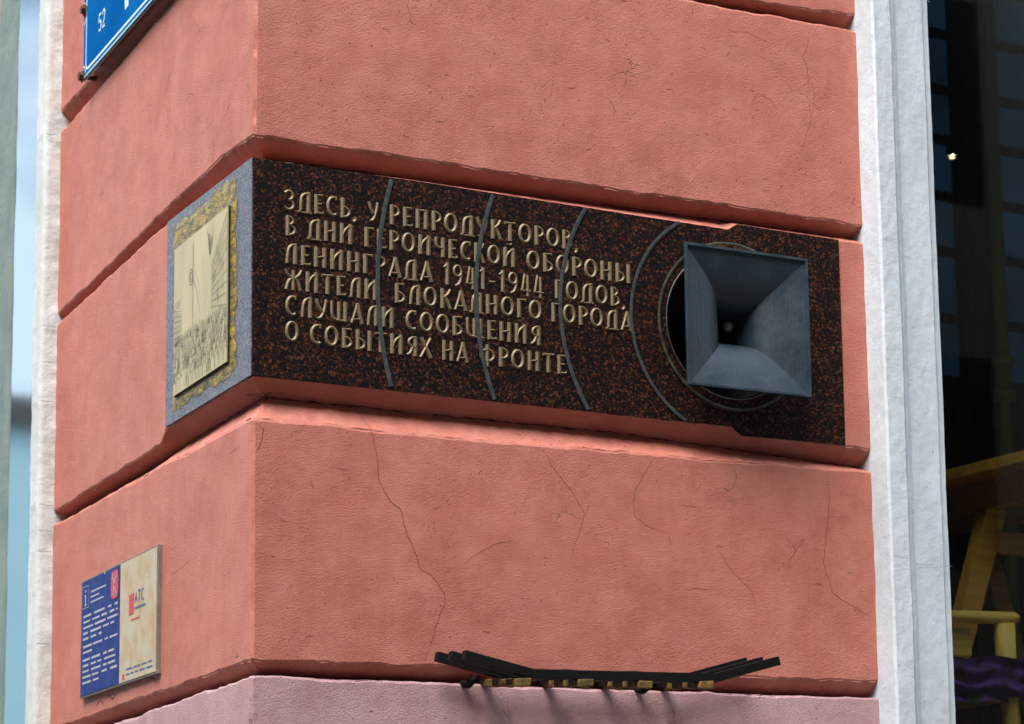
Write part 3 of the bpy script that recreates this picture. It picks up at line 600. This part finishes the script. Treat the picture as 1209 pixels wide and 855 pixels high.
lines = [
 ([('ЗДЕСЬ,', 0.0784, 0.2714), ('У', 0.3004, 0.3285), ('РЕПРОДУКТОРОВ,', 0.3578, 0.8955)], 0.4285, 0.4255, 0.905),
 ([('В', 0.0808, 0.1099), ('ДНИ', 0.1383, 0.2599), ('ГЕРОИЧЕСКОЙ', 0.2889, 0.7113), ('ОБОРОНЫ', 0.7422, 1.0519)], 0.363, 0.354, 1.052),
 ([('ЛЕНИНГРАДА', 0.0789, 0.4763), ('1941-1944', 0.5038, 0.7913), ('ГОДОВ,', 0.8224, 1.035)], 0.2925, 0.287, 1.036),
 ([('ЖИТЕЛИ', 0.0791, 0.3257), ('БЛОКАДНОГО', 0.3709, 0.7854), ('ГОРОДА', 0.8116, 1.0542)], 0.2262, 0.224, 1.056),
 ([('СЛУШАЛИ', 0.0816, 0.3712), ('СООБЩЕНИЯ', 0.4005, 0.7819)], 0.1605, 0.1565, 0.784),
 ([('О', 0.0818, 0.1173), ('СОБЫТИЯХ', 0.1455, 0.4727), ('НА', 0.5, 0.5738), ('ФРОНТЕ', 0.6039, 0.8549)], 0.096, 0.0865, 0.856)]
for words, z0, z1, xe in lines:
    for word, x0, x1 in words:
        tot = sum(G[c_][0] + .115 for c_ in word) - .115; sc = (x1 - x0) / (tot * H); x = 0
        for c_ in word:
            o = link('letter', glyph(c_), plq); xx = x0 + x * H * sc; o.location = (xx, -.0027, z0 + (z1 - z0) * (xx - .078) / (xe - .078)); o.scale = (sc, 1, 1); o.rotation_euler = (0, math.atan2(z0 - z1, xe - .078), 0)
            x += G[c_][0] + .115
# sound-wave arcs inlaid in the granite, centred on the horn
def arc(r, cx, w_, mat, zlo=None, zhi=None, full=False, h=.0006):
    pts = []
    n = 500
    for i in range(n + 1):
        a = pi / 2 + 2 * pi * i / n if full else pi * .5 + pi * i / n
        x, z = cx + r * cos(a), .27 + r * sin(a)
        if (zlo is None or z >= zlo) and (zhi is None or z <= zhi): pts.append((x, z))
    b = MB(); b.ribbon(pts, w_, lambda u, v, h_: (u, -.0027 - h_, v), .0034, h); return obj('arc', b, mat, plq)
arc(.985, 1.31, .0118, INLAY, .0020, .5500); arc(.757, 1.353, .0118, INLAY, -.001, .5475); arc(.512, 1.350, .0112, INLAY, -.003, .546); arc(.316, 1.365, .0095, INLAY, -.0055, .5425)
arc(.232, 1.366, .0085, INLAY2, None, None, True, .001); arc(.2035, 1.36, .0035, INLAY2, None, None, True, .001)
# recess behind the horn
b = MB(); n = 64
vs = [(CX + RH * cos(2*pi*k/n), y, CZ + RH * sin(2*pi*k/n)) for y in (-.001, .155) for k in range(n)] + [(CX, .155, CZ)]
b.add(vs, [(k, (k+1) % n, n + (k+1) % n, n + k) for k in range(n)] + [(n + k, n + (k+1) % n, 2*n) for k in range(n)]); obj('speaker_recess', b, BLACK, plq, smooth=False)
b = MB(); pts = [(CX + .217 * cos(a_), .27 + .217 * sin(a_)) for a_ in [radians(60 + 60 * i / 14) for i in range(15)]]
b.ribbon(pts, [.006 + .030 * sin(pi * i / 14) for i in range(15)], lambda u, v, h: (u, -.0031, v)); obj('rust_stain', b, RUSTST, plq)

# ------------------------------------------------------------------ horn loudspeaker
hn = thing('horn_loudspeaker', 'square blue-grey metal horn loudspeaker at the right end of the granite plaque', 'loudspeaker', (1.355, .10, .2625))
def flare(dep):   # half width at depth behind the rim
    return .038 + .154 * math.exp(-(dep / .031))
YR = -.102; HW = .1925
def skin(outer, th=.0):
    b = MB(); n = 16; m = 28; vs = []
    for i in range(m + 1):
        dep = .215 * (i / m) ** 1.5; h_ = flare(dep) / .192 * HW + th
        # cross-section: square at the mouth, slightly convex sides
        for q, (ax, az, bx, bz) in enumerate([(-1, -1, 1, -1), (1, -1, 1, 1), (1, 1, -1, 1), (-1, 1, -1, -1)]):
            for k in range(n + 1):
                t = k / n; u, v = ax + (bx-ax) * t, az + (bz-az) * t
                vs.append((1.355 + u * h_, YR + dep, .2625 + v * h_))
    R = 4 * (n + 1); fs = []
    for i in range(m):
        for q in range(4):
            for k in range(n):
                a_ = i * R + q * (n + 1) + k; f = (a_, a_ + 1, a_ + R + 1, a_ + R); fs.append(f if outer else f[::-1])
    b.add(vs, fs); return local(hn, b)
obj('horn_bell', skin(False), HORN, hn, smooth=True)
obj('horn_outer_shell', skin(True, .003), HORN, hn, smooth=True)
b = MB(); x0, x1, z0, z1 = 1.355 - HW, 1.355 + HW, .2625 - HW, .2625 + HW; t_ = .0062
b.prism([(x0-.001, z0-.001), (x1+.001, z0-.001), (x1-t_, z0+t_), (x0+t_, z0+t_)], 1, YR - .004, YR + .005); b.prism([(x1+.001, z0-.001), (x1+.001, z1+.001), (x1-t_, z1-t_), (x1-t_, z0+t_)], 1, YR - .004, YR + .005)
b.prism([(x1+.001, z1+.001), (x0-.001, z1+.001), (x0+t_, z1-t_), (x1-t_, z1-t_)], 1, YR - .004, YR + .005); b.prism([(x0-.001, z1+.001), (x0-.001, z0-.001), (x0+t_, z0+t_), (x0+t_, z1-t_)], 1, YR - .004, YR + .005)
obj('rim', local(hn, b), HORN, hn, bevel=.0008)
b = MB(); n = 14
for i in range(8):
    for k in range(n): b.v.append((1.372 + .016 * sin(pi * (i + .001) / 7) * cos(2*pi*k/n), .034 + .016 * cos(pi * (i + .001) / 7) * -1, .279 + .016 * sin(pi * (i + .001) / 7) * sin(2*pi*k/n)))
b.f = [(i*n+k, i*n+(k+1) % n, (i+1)*n+(k+1) % n, (i+1)*n+k) for i in range(7) for k in range(n)]
obj('centre_plug', local(hn, b), GALV, hn, smooth=True)
b = MB(); b.tube([(1.355, .10, .2625), (1.355, .153, .2625)], .085, 28); obj('driver_housing', local(hn, b), BMETAL, hn)

# ------------------------------------------------------------------ slatted rack for flowers
rk = thing('flower_rack', 'black three-bar metal rack with upturned ends fixed low on the pink wall', 'rack', (.9, 0, -.74))
for d_ in (.050, .130, .210):
    dz = (.21 - d_) * .09
    c1 = [(x, z + dz) for x, z in ((.459, -.6865), (.6435, -.7265), (1.156, -.7195), (1.349, -.6680))]
    b = MB(); t_ = .0115; w_ = .011
    def offs(pts, o):
        r_ = []
        for i, p in enumerate(pts):
            a_ = pts[max(i-1, 0)]; c_ = pts[min(i+1, 3)]; dx, dz = c_[0]-a_[0], c_[1]-a_[1]; l_ = math.hypot(dx, dz); r_.append((p[0] - dz / l_ * o, p[1] + dx / l_ * o))
        return r_
    b.prism(offs(c1, -t_) + offs(c1, t_)[::-1], 1, -d_ - w_, -d_ + w_); obj('bar', local(rk, b), BMETAL, rk, bevel=.001)
for px, pz in ((.6135, -.7417), (.7849, -.7391), (.9519, -.7360), (1.1261, -.7330)):
    b = MB(); b.add([(x, y, z + (.21 + y) * .09) for x, y, z in [(px-.012, -.220, pz-.009), (px+.010, -.220, pz-.009), (px+.010, .03, pz-.009), (px-.012, .03, pz-.009), (px-.012, -.220, pz+.003), (px+.010, -.220, pz+.003), (px+.010, .03, pz+.003), (px-.012, .03, pz+.003)]], [(0,3,2,1),(4,5,6,7),(0,1,5,4),(1,2,6,5),(2,3,7,6),(3,0,4,7)]); obj('cross_bracket', local(rk, b), BMETAL, rk)
    for d_ in (.050, .130, .210):
        b = MB(); dz = (.21 - d_) * .09; b.box(px - .022, px + .018, -d_ - .017, -d_ + .014, pz - .0145 + dz, pz + .003 + dz)
        b.v = [(x + random.uniform(-.0025, .0025), y, z + random.uniform(-.003, .003)) for x, y, z in b.v]
        obj('wooden_pad', local(rk, b), PAD, rk, bevel=.003)
for px in (.555, 1.05):
    b = MB(); b.tube([(px, .045, -.730), (px, .0, -.732), (px, -.030, -.738), (px + .004, -.045, -.730), (px + .006, -.05, -.716)], .009, 10); obj('wall_hook', local(rk, b), BMETAL, rk, smooth=True)

# ------------------------------------------------------------------ blue address sign
X = -.030
sg = thing('address_sign', 'blue enamel street address sign with thin white border, high on the left wall', 'sign', (X, .9, 1.4))
b = MB(); b.box(X, X + .005, .30, 1.437, 1.220, 1.74); b.box(X + .005, X + .028, .34, 1.39, 1.255, 1.70); obj('sign_backing', local(sg, b), GALV, sg)
b = MB(); b.box(X - .0025, X - .0002, .302, 1.434, 1.223, 1.738); obj('enamel_face', local(sg, b), ENAMEL, sg, bevel=.001)
b = MB()
SP = lambda y, z, h: (X - .0032, y, z)
corner = ar(1.423, 1.232, .028, .028, -90, 0, 6)
b.ribbon([(.33, 1.243), (1.380, 1.243)], .0085, SP); b.ribbon([(1.380, 1.243)] + [(1.380 + .022 * sin(radians(t)) , 1.243 + .022 - .022 * cos(radians(t))) for t in range(15, 91, 15)] + [(1.402, 1.71)], .0075, SP)
b.ribbon([(y, z) for y, z in ar(1.434, 1.233, .030, .030, 100, 175, 6)], .005, SP); b.ribbon([(y, z) for y, z in ar(1.434, 1.430, .034, .034, 95, 265, 8)], .005, SP)
obj('border_line', local(sg, b), ENW, sg)
b = MB(); b.ribbon([(.31, 1.2265), (1.425, 1.2265)], .007, SP); obj('lower_rim', local(sg, b), RIM, sg)
def digits(name, txt, y, z, h, wmul=.62, sw=.16):
    D5 = [(.85, 1), (.15, 1), (.1, .55), (.5, .62), (.85, .45), (.88, .2), (.6, .02), (.1, .06)]
    D2 = [(.1, .8), (.3, 1), (.7, 1), (.88, .78), (.6, .42), (.1, .0), (.9, .0)]
    b = MB()
    for i, ch in enumerate(txt):
        pts = D5 if ch == '5' else D2
        b.ribbon([(y - (u * wmul + i * wmul * 1.25) * h, z + v * h) for u, v in pts], sw * h, SP)
    return obj(name, local(sg, b), ENW, sg)
digits('number_lettering', '52', 1.272, 1.318, .050)
b = MB()   # foot of the large house numeral that runs out of the picture
b.ribbon([(1.02, 1.60), (1.0, 1.45), (.985, 1.290)], [.05, .05, .034], SP); obj('house_number', local(sg, b), ENW, sg)
for (y, z) in ((1.412, 1.442), (1.425, 1.235), (.33, 1.235), (.33, 1.72)):
    b = MB(); b.tube([(.01, y + .012, z), (X - .004, y + .012, z)], .0075, 8); b.tube([(X - .004, y + .012, z), (X - .015, y + .012, z)], .0135, 6); b.tube([(X - .003, y + .012, z), (X - .0055, y + .012, z)], .019, 14); obj('bolt', local(sg, b), RUST, sg)

# ------------------------------------------------------------------ small information plate
ip = thing('information_plate', 'small blue and cream information plate screwed low on the left wall', 'plate', (-.006, 1.06, -.48))
YA, YB, ZA, ZB = .697, 1.427, -.653, -.308
b = MB(); b.box(-.012, .001, YA, YB, ZA, ZB); obj('backing_board', local(ip, b), RIMB, ip, bevel=.001)
b = MB(); b.box(-.0135, -.0123, 1.036, YB - .006, ZA + .006, ZB - .006); obj('blue_panel', local(ip, b), IBLUE, ip)
b = MB(); b.box(-.0135, -.0123, YA + .006, 1.034, ZA + .006, ZB - .006); obj('cream_panel', local(ip, b), ICREAM, ip)
IP = lambda y, z, h: (-.0142, y, z)
b = MB(); r2 = random.Random(5)
zz = ZB - .110
for para in (5, 2, 5):
    for ln in range(para):
        y = YB - .03; end = 1.055 if ln < para - 1 else 1.055 + r2.uniform(.1, .26)
        while y > end:
            l_ = min(r2.uniform(.03, .11), y - end); 
            if l_ > .012: b.ribbon([(y, zz), (y - l_, zz)], r2.uniform(.0052, .0070), IP)
            y -= l_ + r2.uniform(.012, .035)
        zz -= .0165
    zz -= .006
for i in range(3): b.ribbon([(1.325, ZB - .045 - i * .015), (1.325 - (.15, .085, .13)[i], ZB - .045 - i * .015)], .0045, IP)
b.ribbon([(1.412, ZB - .022), (1.345, ZB - .022), (1.345, ZB - .085), (1.412, ZB - .085), (1.412, ZB - .022)], .0022, IP)
b.ribbon([(1.378, ZB - .048), (1.378, ZB - .076)], .010, IP); b.ribbon([(1.378, ZB - .032), (1.378, ZB - .040)], .010, IP); b.ribbon([(1.39, ZB - .0765), (1.366, ZB - .0765)], .004, IP); b.ribbon([(1.39, ZB - .048), (1.378, ZB - .048)], .004, IP)
obj('white_print', local(ip, b), IWHITE, ip)
b = MB(); rr = [(1.086 + .036 * (abs(cos(t)) ** .5) * (1 if cos(t) > 0 else -1), ZB - .055 + .040 * (abs(sin(t)) ** .5) * (1 if sin(t) > 0 else -1)) for t in [2*pi*i/28 for i in range(28)]]
b.add([(-.0146, y, z) for y, z in rr], [tuple(range(28))]); b.box(-.0144, -.0138, .905, .948, -.468, -.412); b.box(-.0144, -.0138, .985, 1.003, -.640, -.625); 
b.ribbon([(.93, -.484), (.85, -.484)], .004, IP); obj('red_print', local(ip, b), IRED, ip)
b = MB(); WP = lambda y, z, h: (-.0153, y, z)
b.ribbon([(1.105, -.335), (1.068, -.392)], .0045, WP); b.ribbon([(1.068, -.335), (1.105, -.392)], .0045, WP); b.ribbon([(1.087, -.33), (1.087, -.398)], .0035, WP); b.ribbon([(1.112, -.345), (1.10, -.338), (1.112, -.33)], .0035, WP); b.ribbon([(1.062, -.345), (1.074, -.338), (1.062, -.33)], .0035, WP)
obj('emblem', local(ip, b), IWHITE, ip)
b = MB()
def txt(b, s, y, z, h, wl, sw):
    F = {'А': [[(0, 0), (.5, 1), (1, 0)], [(.2, .35), (.8, .35)]], 'Т': [[(0, 1), (1, 1)], [(.5, 1), (.5, 0)]], 'С': [ar(.6, .5, .55, .5, 50, 310, 8)], 'К': [[(0, 0), (0, 1)], [(.9, 1), (0, .5), (.9, 0)]], 'О': [ar(.5, .5, .5, .5, 0, 360, 12)]}
    for ch in s:
        for st in F[ch]: b.ribbon([(y - u * wl, z + v * h) for u, v in st], sw, IP)
        y -= wl * 1.35
txt(b, 'АТС', .895, -.440, .030, .022, .0055)
b.ribbon([(.895, -.455), (.80, -.455)], .006, IP)
for i in range(2):
    y = .97
    while y > .74:
        l_ = r2.uniform(.02, .06); b.ribbon([(y, -.615 - .014 * i), (max(.73, y - l_), -.615 - .014 * i)], .0045, IP); y -= l_ + .012
obj('navy_print', local(ip, b), INAVY, ip)
b = MB(); b.ribbon([(1.20, ZB + .001), (1.185, ZB - .012), (1.178, ZB - .004)], .004, IP)
b.ribbon([(1.03, ZA + .045), (.995, ZA + .075)], .0018, IP); obj('scratch', local(ip, b), ICREAM, ip)

# ------------------------------------------------------------------ behind the shop window
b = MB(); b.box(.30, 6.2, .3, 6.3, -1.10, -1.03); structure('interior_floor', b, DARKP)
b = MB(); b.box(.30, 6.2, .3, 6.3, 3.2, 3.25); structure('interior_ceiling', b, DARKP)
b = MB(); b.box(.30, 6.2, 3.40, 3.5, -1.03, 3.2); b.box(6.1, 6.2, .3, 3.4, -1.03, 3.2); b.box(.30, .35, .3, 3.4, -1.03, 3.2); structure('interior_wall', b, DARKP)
tb = thing('wooden_table', 'tall brown wooden table behind the shop window glass', 'table', (3.2, 1.0, -1.03))
b = MB(); b.prism([(2.835, .40), (3.60, .44), (3.56, 1.85), (2.71, 1.80)], 2, .120, .158); obj('tabletop', local(tb, b), WTABLE, tb, bevel=.004)
b = MB(); b.prism([(2.90, .62), (3.5, .62), (3.5, .66), (2.90, .66)], 2, .02, .119); b.prism([(2.90, .66), (2.94, .66), (2.94, 1.7), (2.90, 1.7)], 2, .02, .119); obj('apron', local(tb, b), WTABLE, tb)
for (lx, ly, dx) in ((2.93, .92, -.12), (3.45, .70, .1), (2.93, 1.65, -.1), (3.45, 1.65, .1)):
    b = MB(); b.add([(lx - .04, ly - .03, .02), (lx + .045, ly - .03, .02), (lx + .045, ly + .03, .02), (lx - .04, ly + .03, .02), (lx - .04 + dx * 3, ly - .03, -1.028), (lx + .03 + dx * 3, ly - .03, -1.028), (lx + .03 + dx * 3, ly + .03, -1.028), (lx - .04 + dx * 3, ly + .03, -1.028)],
          [(0, 1, 2, 3), (7, 6, 5, 4), (0, 4, 5, 1), (1, 5, 6, 2), (2, 6, 7, 3), (3, 7, 4, 0)]); obj('leg', local(tb, b), WTABLE, tb, bevel=.004)
b = MB(); b.box(2.86, 3.5, .90, .94, -.125, -.055); obj('stretcher', local(tb, b), WTABLE, tb)
cup = thing('saucer', 'pale saucer at the near edge of the wooden table', 'saucer', (2.905, .52, .159))
b = MB(); b.tube([(2.905, .52, .1595), (2.905, .52, .163), (2.905, .52, .176)], [.03, .045, .062], 20); obj('dish', local(cup, b), ENW, cup)
ch = thing('wooden_chair', 'yellow wooden armchair seen through the lower shop window', 'chair', (2.55, .70, -1.03))
b = MB(); b.tube([(2.22, .60, -.402), (2.5, .60, -.399), (2.755, .60, -.393), (2.768, .60, -.393), (2.774, .60, -.393)], [.020, .020, .020, .014, .004], 14); obj('arm_rest', local(ch, b), WCHAIRX, ch, smooth=True)
for (px, py, zt) in ((2.715, .60, -.413), (2.26, .60, -.413), (2.70, 1.05, -.10), (2.26, 1.05, -.10)):
    b = MB(); b.tube([(px, py, zt), (px + .004, py, -.6), (px + .03, py, -1.028)], [.034, .032, .025], 12); obj('leg', local(ch, b), WCHAIR, ch, smooth=True)
b = MB(); b.tube([(2.22, .95, -.33), (2.45, .99, -.33), (2.70, 1.0, -.33)], .018, 10); obj('rear_arm', local(ch, b), WCHAIRX, ch, smooth=True)
b = MB(); b.box(2.22, 2.70, .58, 1.08, -.665, -.63); obj('seat', local(ch, b), WCHAIRX, ch, bevel=.008)
b = MB(); b.box(2.24, 2.60, .62, .640, -.52, -.43); obj('side_panel', local(ch, b), WCHAIRX, ch, bevel=.006)
b = MB(); b.box(2.28, 2.68, 1.04, 1.06, -.45, -.14); obj('backrest', local(ch, b), WCHAIRX, ch, bevel=.006)
b = MB(); nx, ny = 30, 16
for i in range(nx + 1):
    for j in range(ny + 1):
        x = 2.24 + .60 * i / nx; z = -.53 - .14 * j / ny; q = Vector((x * 9, z * 30, 0)); b.v.append((x, .555 + .03 * noise.noise(q) + .01 * sin(z * 120 + x * 9), z + .014 * noise.noise(Vector((x * 12, 2, 5))) + .03 * (x - 2.5)))
b.f = [(i*(ny+1)+j, i*(ny+1)+j+1, (i+1)*(ny+1)+j+1, (i+1)*(ny+1)+j) for i in range(nx) for j in range(ny)]
cl = obj('purple_reflection_cloth', b, PURP, None, smooth=True); tag(cl, 'crumpled purple cloth over the wooden armchair, standing in for purple light reflections', 'cloth')  # the cloth also carries purple light reflections in its colour
pw = thing('reflection_screen', 'made-up dark blue screen with thin bars, glowing panes standing for window reflections', 'screen', (4.8, 3.05, -1.03))  # screen added where the glass would mirror the street
zb_ = [-.4, .2, .78, 1.06, 1.35, 1.66, 1.92, 2.19, 2.43, 2.70, 2.97, 3.18]
for (xa, xb) in ((3.9, 4.425), (4.66, 5.25), (5.30, 5.9)):
    for z0, z1 in zip(zb_, zb_[1:]):
        if z0 < .9: continue
        b = MB(); b.box(xa, xb, 3.05, 3.06, z0 + .02, z1 - .02); obj('pane', local(pw, b), BPANE, pw)
    for z0 in zb_[3:]:
        b = MB(); b.box(xa, xb, 3.02, 3.08, z0 - .02, z0 + .02); obj('bar', local(pw, b), WBROWN, pw)
for (xa, xb) in ((4.425, 4.66), (5.25, 5.30), (3.85, 3.9)):
    b = MB(); b.box(xa, xb, 3.0, 3.09, -1.03, 3.19); obj('post', local(pw, b), WBROWN, pw)
b = MB(); b.box(3.9, 5.9, 3.04, 3.08, -1.03, 1.04); obj('lower_panel', local(pw, b), WBROWN, pw)
pp = thing('green_pipe', 'green upright pipe with collars, standing in for a reflected downpipe', 'pipe', (4.60, 2.90, -1.03))  # solid pipe put indoors in place of a mirrored downpipe
b = MB(); b.tube([(4.555, 2.90, -1.03), (4.555, 2.90, 3.2)], .031, 14); obj('tube', local(pp, b), GPIPE, pp, smooth=True)
for z in (1.14, .98):
    b = MB(); b.tube([(4.555, 2.90, z - .03), (4.555, 2.90, z - .02), (4.555, 2.90, z + .02), (4.555, 2.90, z + .03)], [.036, .052, .052, .036], 14); obj('collar', local(pp, b), GPIPE, pp)
lp_ = thing('ceiling_spotlight', 'small lit warm spotlight seen deep inside the dark shop', 'lamp', (3.264, 1.5, 1.478))
b = MB(); b.tube([(3.264, 1.5, 1.478), (3.264, 1.5, 1.486)], .011, 14); obj('bulb', local(lp_, b), LAMP, lp_)
b = MB(); b.tube([(3.264, 1.5, 1.487), (3.264, 1.5, 1.56)], .022, 14); b.tube([(3.264, 1.5, 1.56), (3.264, 1.5, 3.2)], .003, 6); obj('lamp_housing', local(lp_, b), BMETAL, lp_)

pl_ = bpy.data.lights.new('spotlight_glow', 'POINT'); pl_.energy = 4.5; pl_.color = (1, .78, .5); pl_.shadow_soft_size = .006; plo = bpy.data.objects.new('spotlight_glow', pl_); C.objects.link(plo); plo.parent = lp_; plo.location = (0, 0, .006)
# ------------------------------------------------------------------ street around the corner
b = MB(); b.add([(-400, -400, GZ - .134), (400, -400, GZ - .134), (400, 400, GZ - .134), (-400, 400, GZ - .134)], [(0, 1, 2, 3)]); structure('ground', b, ASPH)
b = MB(); b.box(-3.2, 60, -3.4, 0.3, GZ - .13, GZ); b.box(-3.2, .25, .3, 60, GZ - .13, GZ); structure('pavement', b, PAVE)
ob = thing('added_street_building', 'unseen grey brown building added across the street to block low sky light', 'building', (8, -16, GZ))  # out of view; raised and darkened to cut horizon light and reflections
b = MB(); b.box(-12, 60, -21, -14, GZ, 17.0); obj('wall', local(ob, b), FACADE, ob)
wm = None
for r in range(4):
    for i in range(18):
        x = -11 + i * 3.8; z = GZ + 1.2 + r * 4
        b = MB(); b.box(x, x + 1.5, -14.02, -13.97, z, z + 2.3); obj('window', local(ob, b), BMETAL, ob)
b = MB(); b.box(-22, -14, -60, 32, GZ, 16.0); o2 = thing('added_side_building', 'unseen grey brown building added across the side street to block low sky light', 'building', (-18, -5, GZ)); obj('wall', local(o2, b), FACADE, o2)  # out of view; added to keep low sky light off the groove soffits
a = N('teal_glass_facade'); TEALF = a.fin(a.mix(a.ramp(a.noise(.35, 4), [(.35, 0), (.7, 1)]), (.55, .84, .88), (.72, .92, .94)), .5)
o3 = thing('street_end_building', 'teal glass building with a brown cornice at the far end of the side street', 'building', (-18, 72, GZ))
b = MB(); b.box(-32, -4, 70, 82, GZ, 15.1); obj('facade', local(o3, b), TEALF, o3)
b = MB(); b.box(-32.3, -3.7, 69.7, 82.2, 15.11, 16.1); obj('cornice', local(o3, b), WBROWN, o3)
for x in (-17.0, -16.6, -20, -13):
    b = MB(); b.box(x, x + .18, 69.6, 69.69, 15.12, 16.05); obj('cornice_panel', local(o3, b), FACADE, o3)
for nm in ('white_print', 'red_print', 'navy_print', 'border_line'):
    for o in bpy.data.objects:
        if o.name == nm: o['kind'] = 'stuff'
print('objects', len(bpy.data.objects))
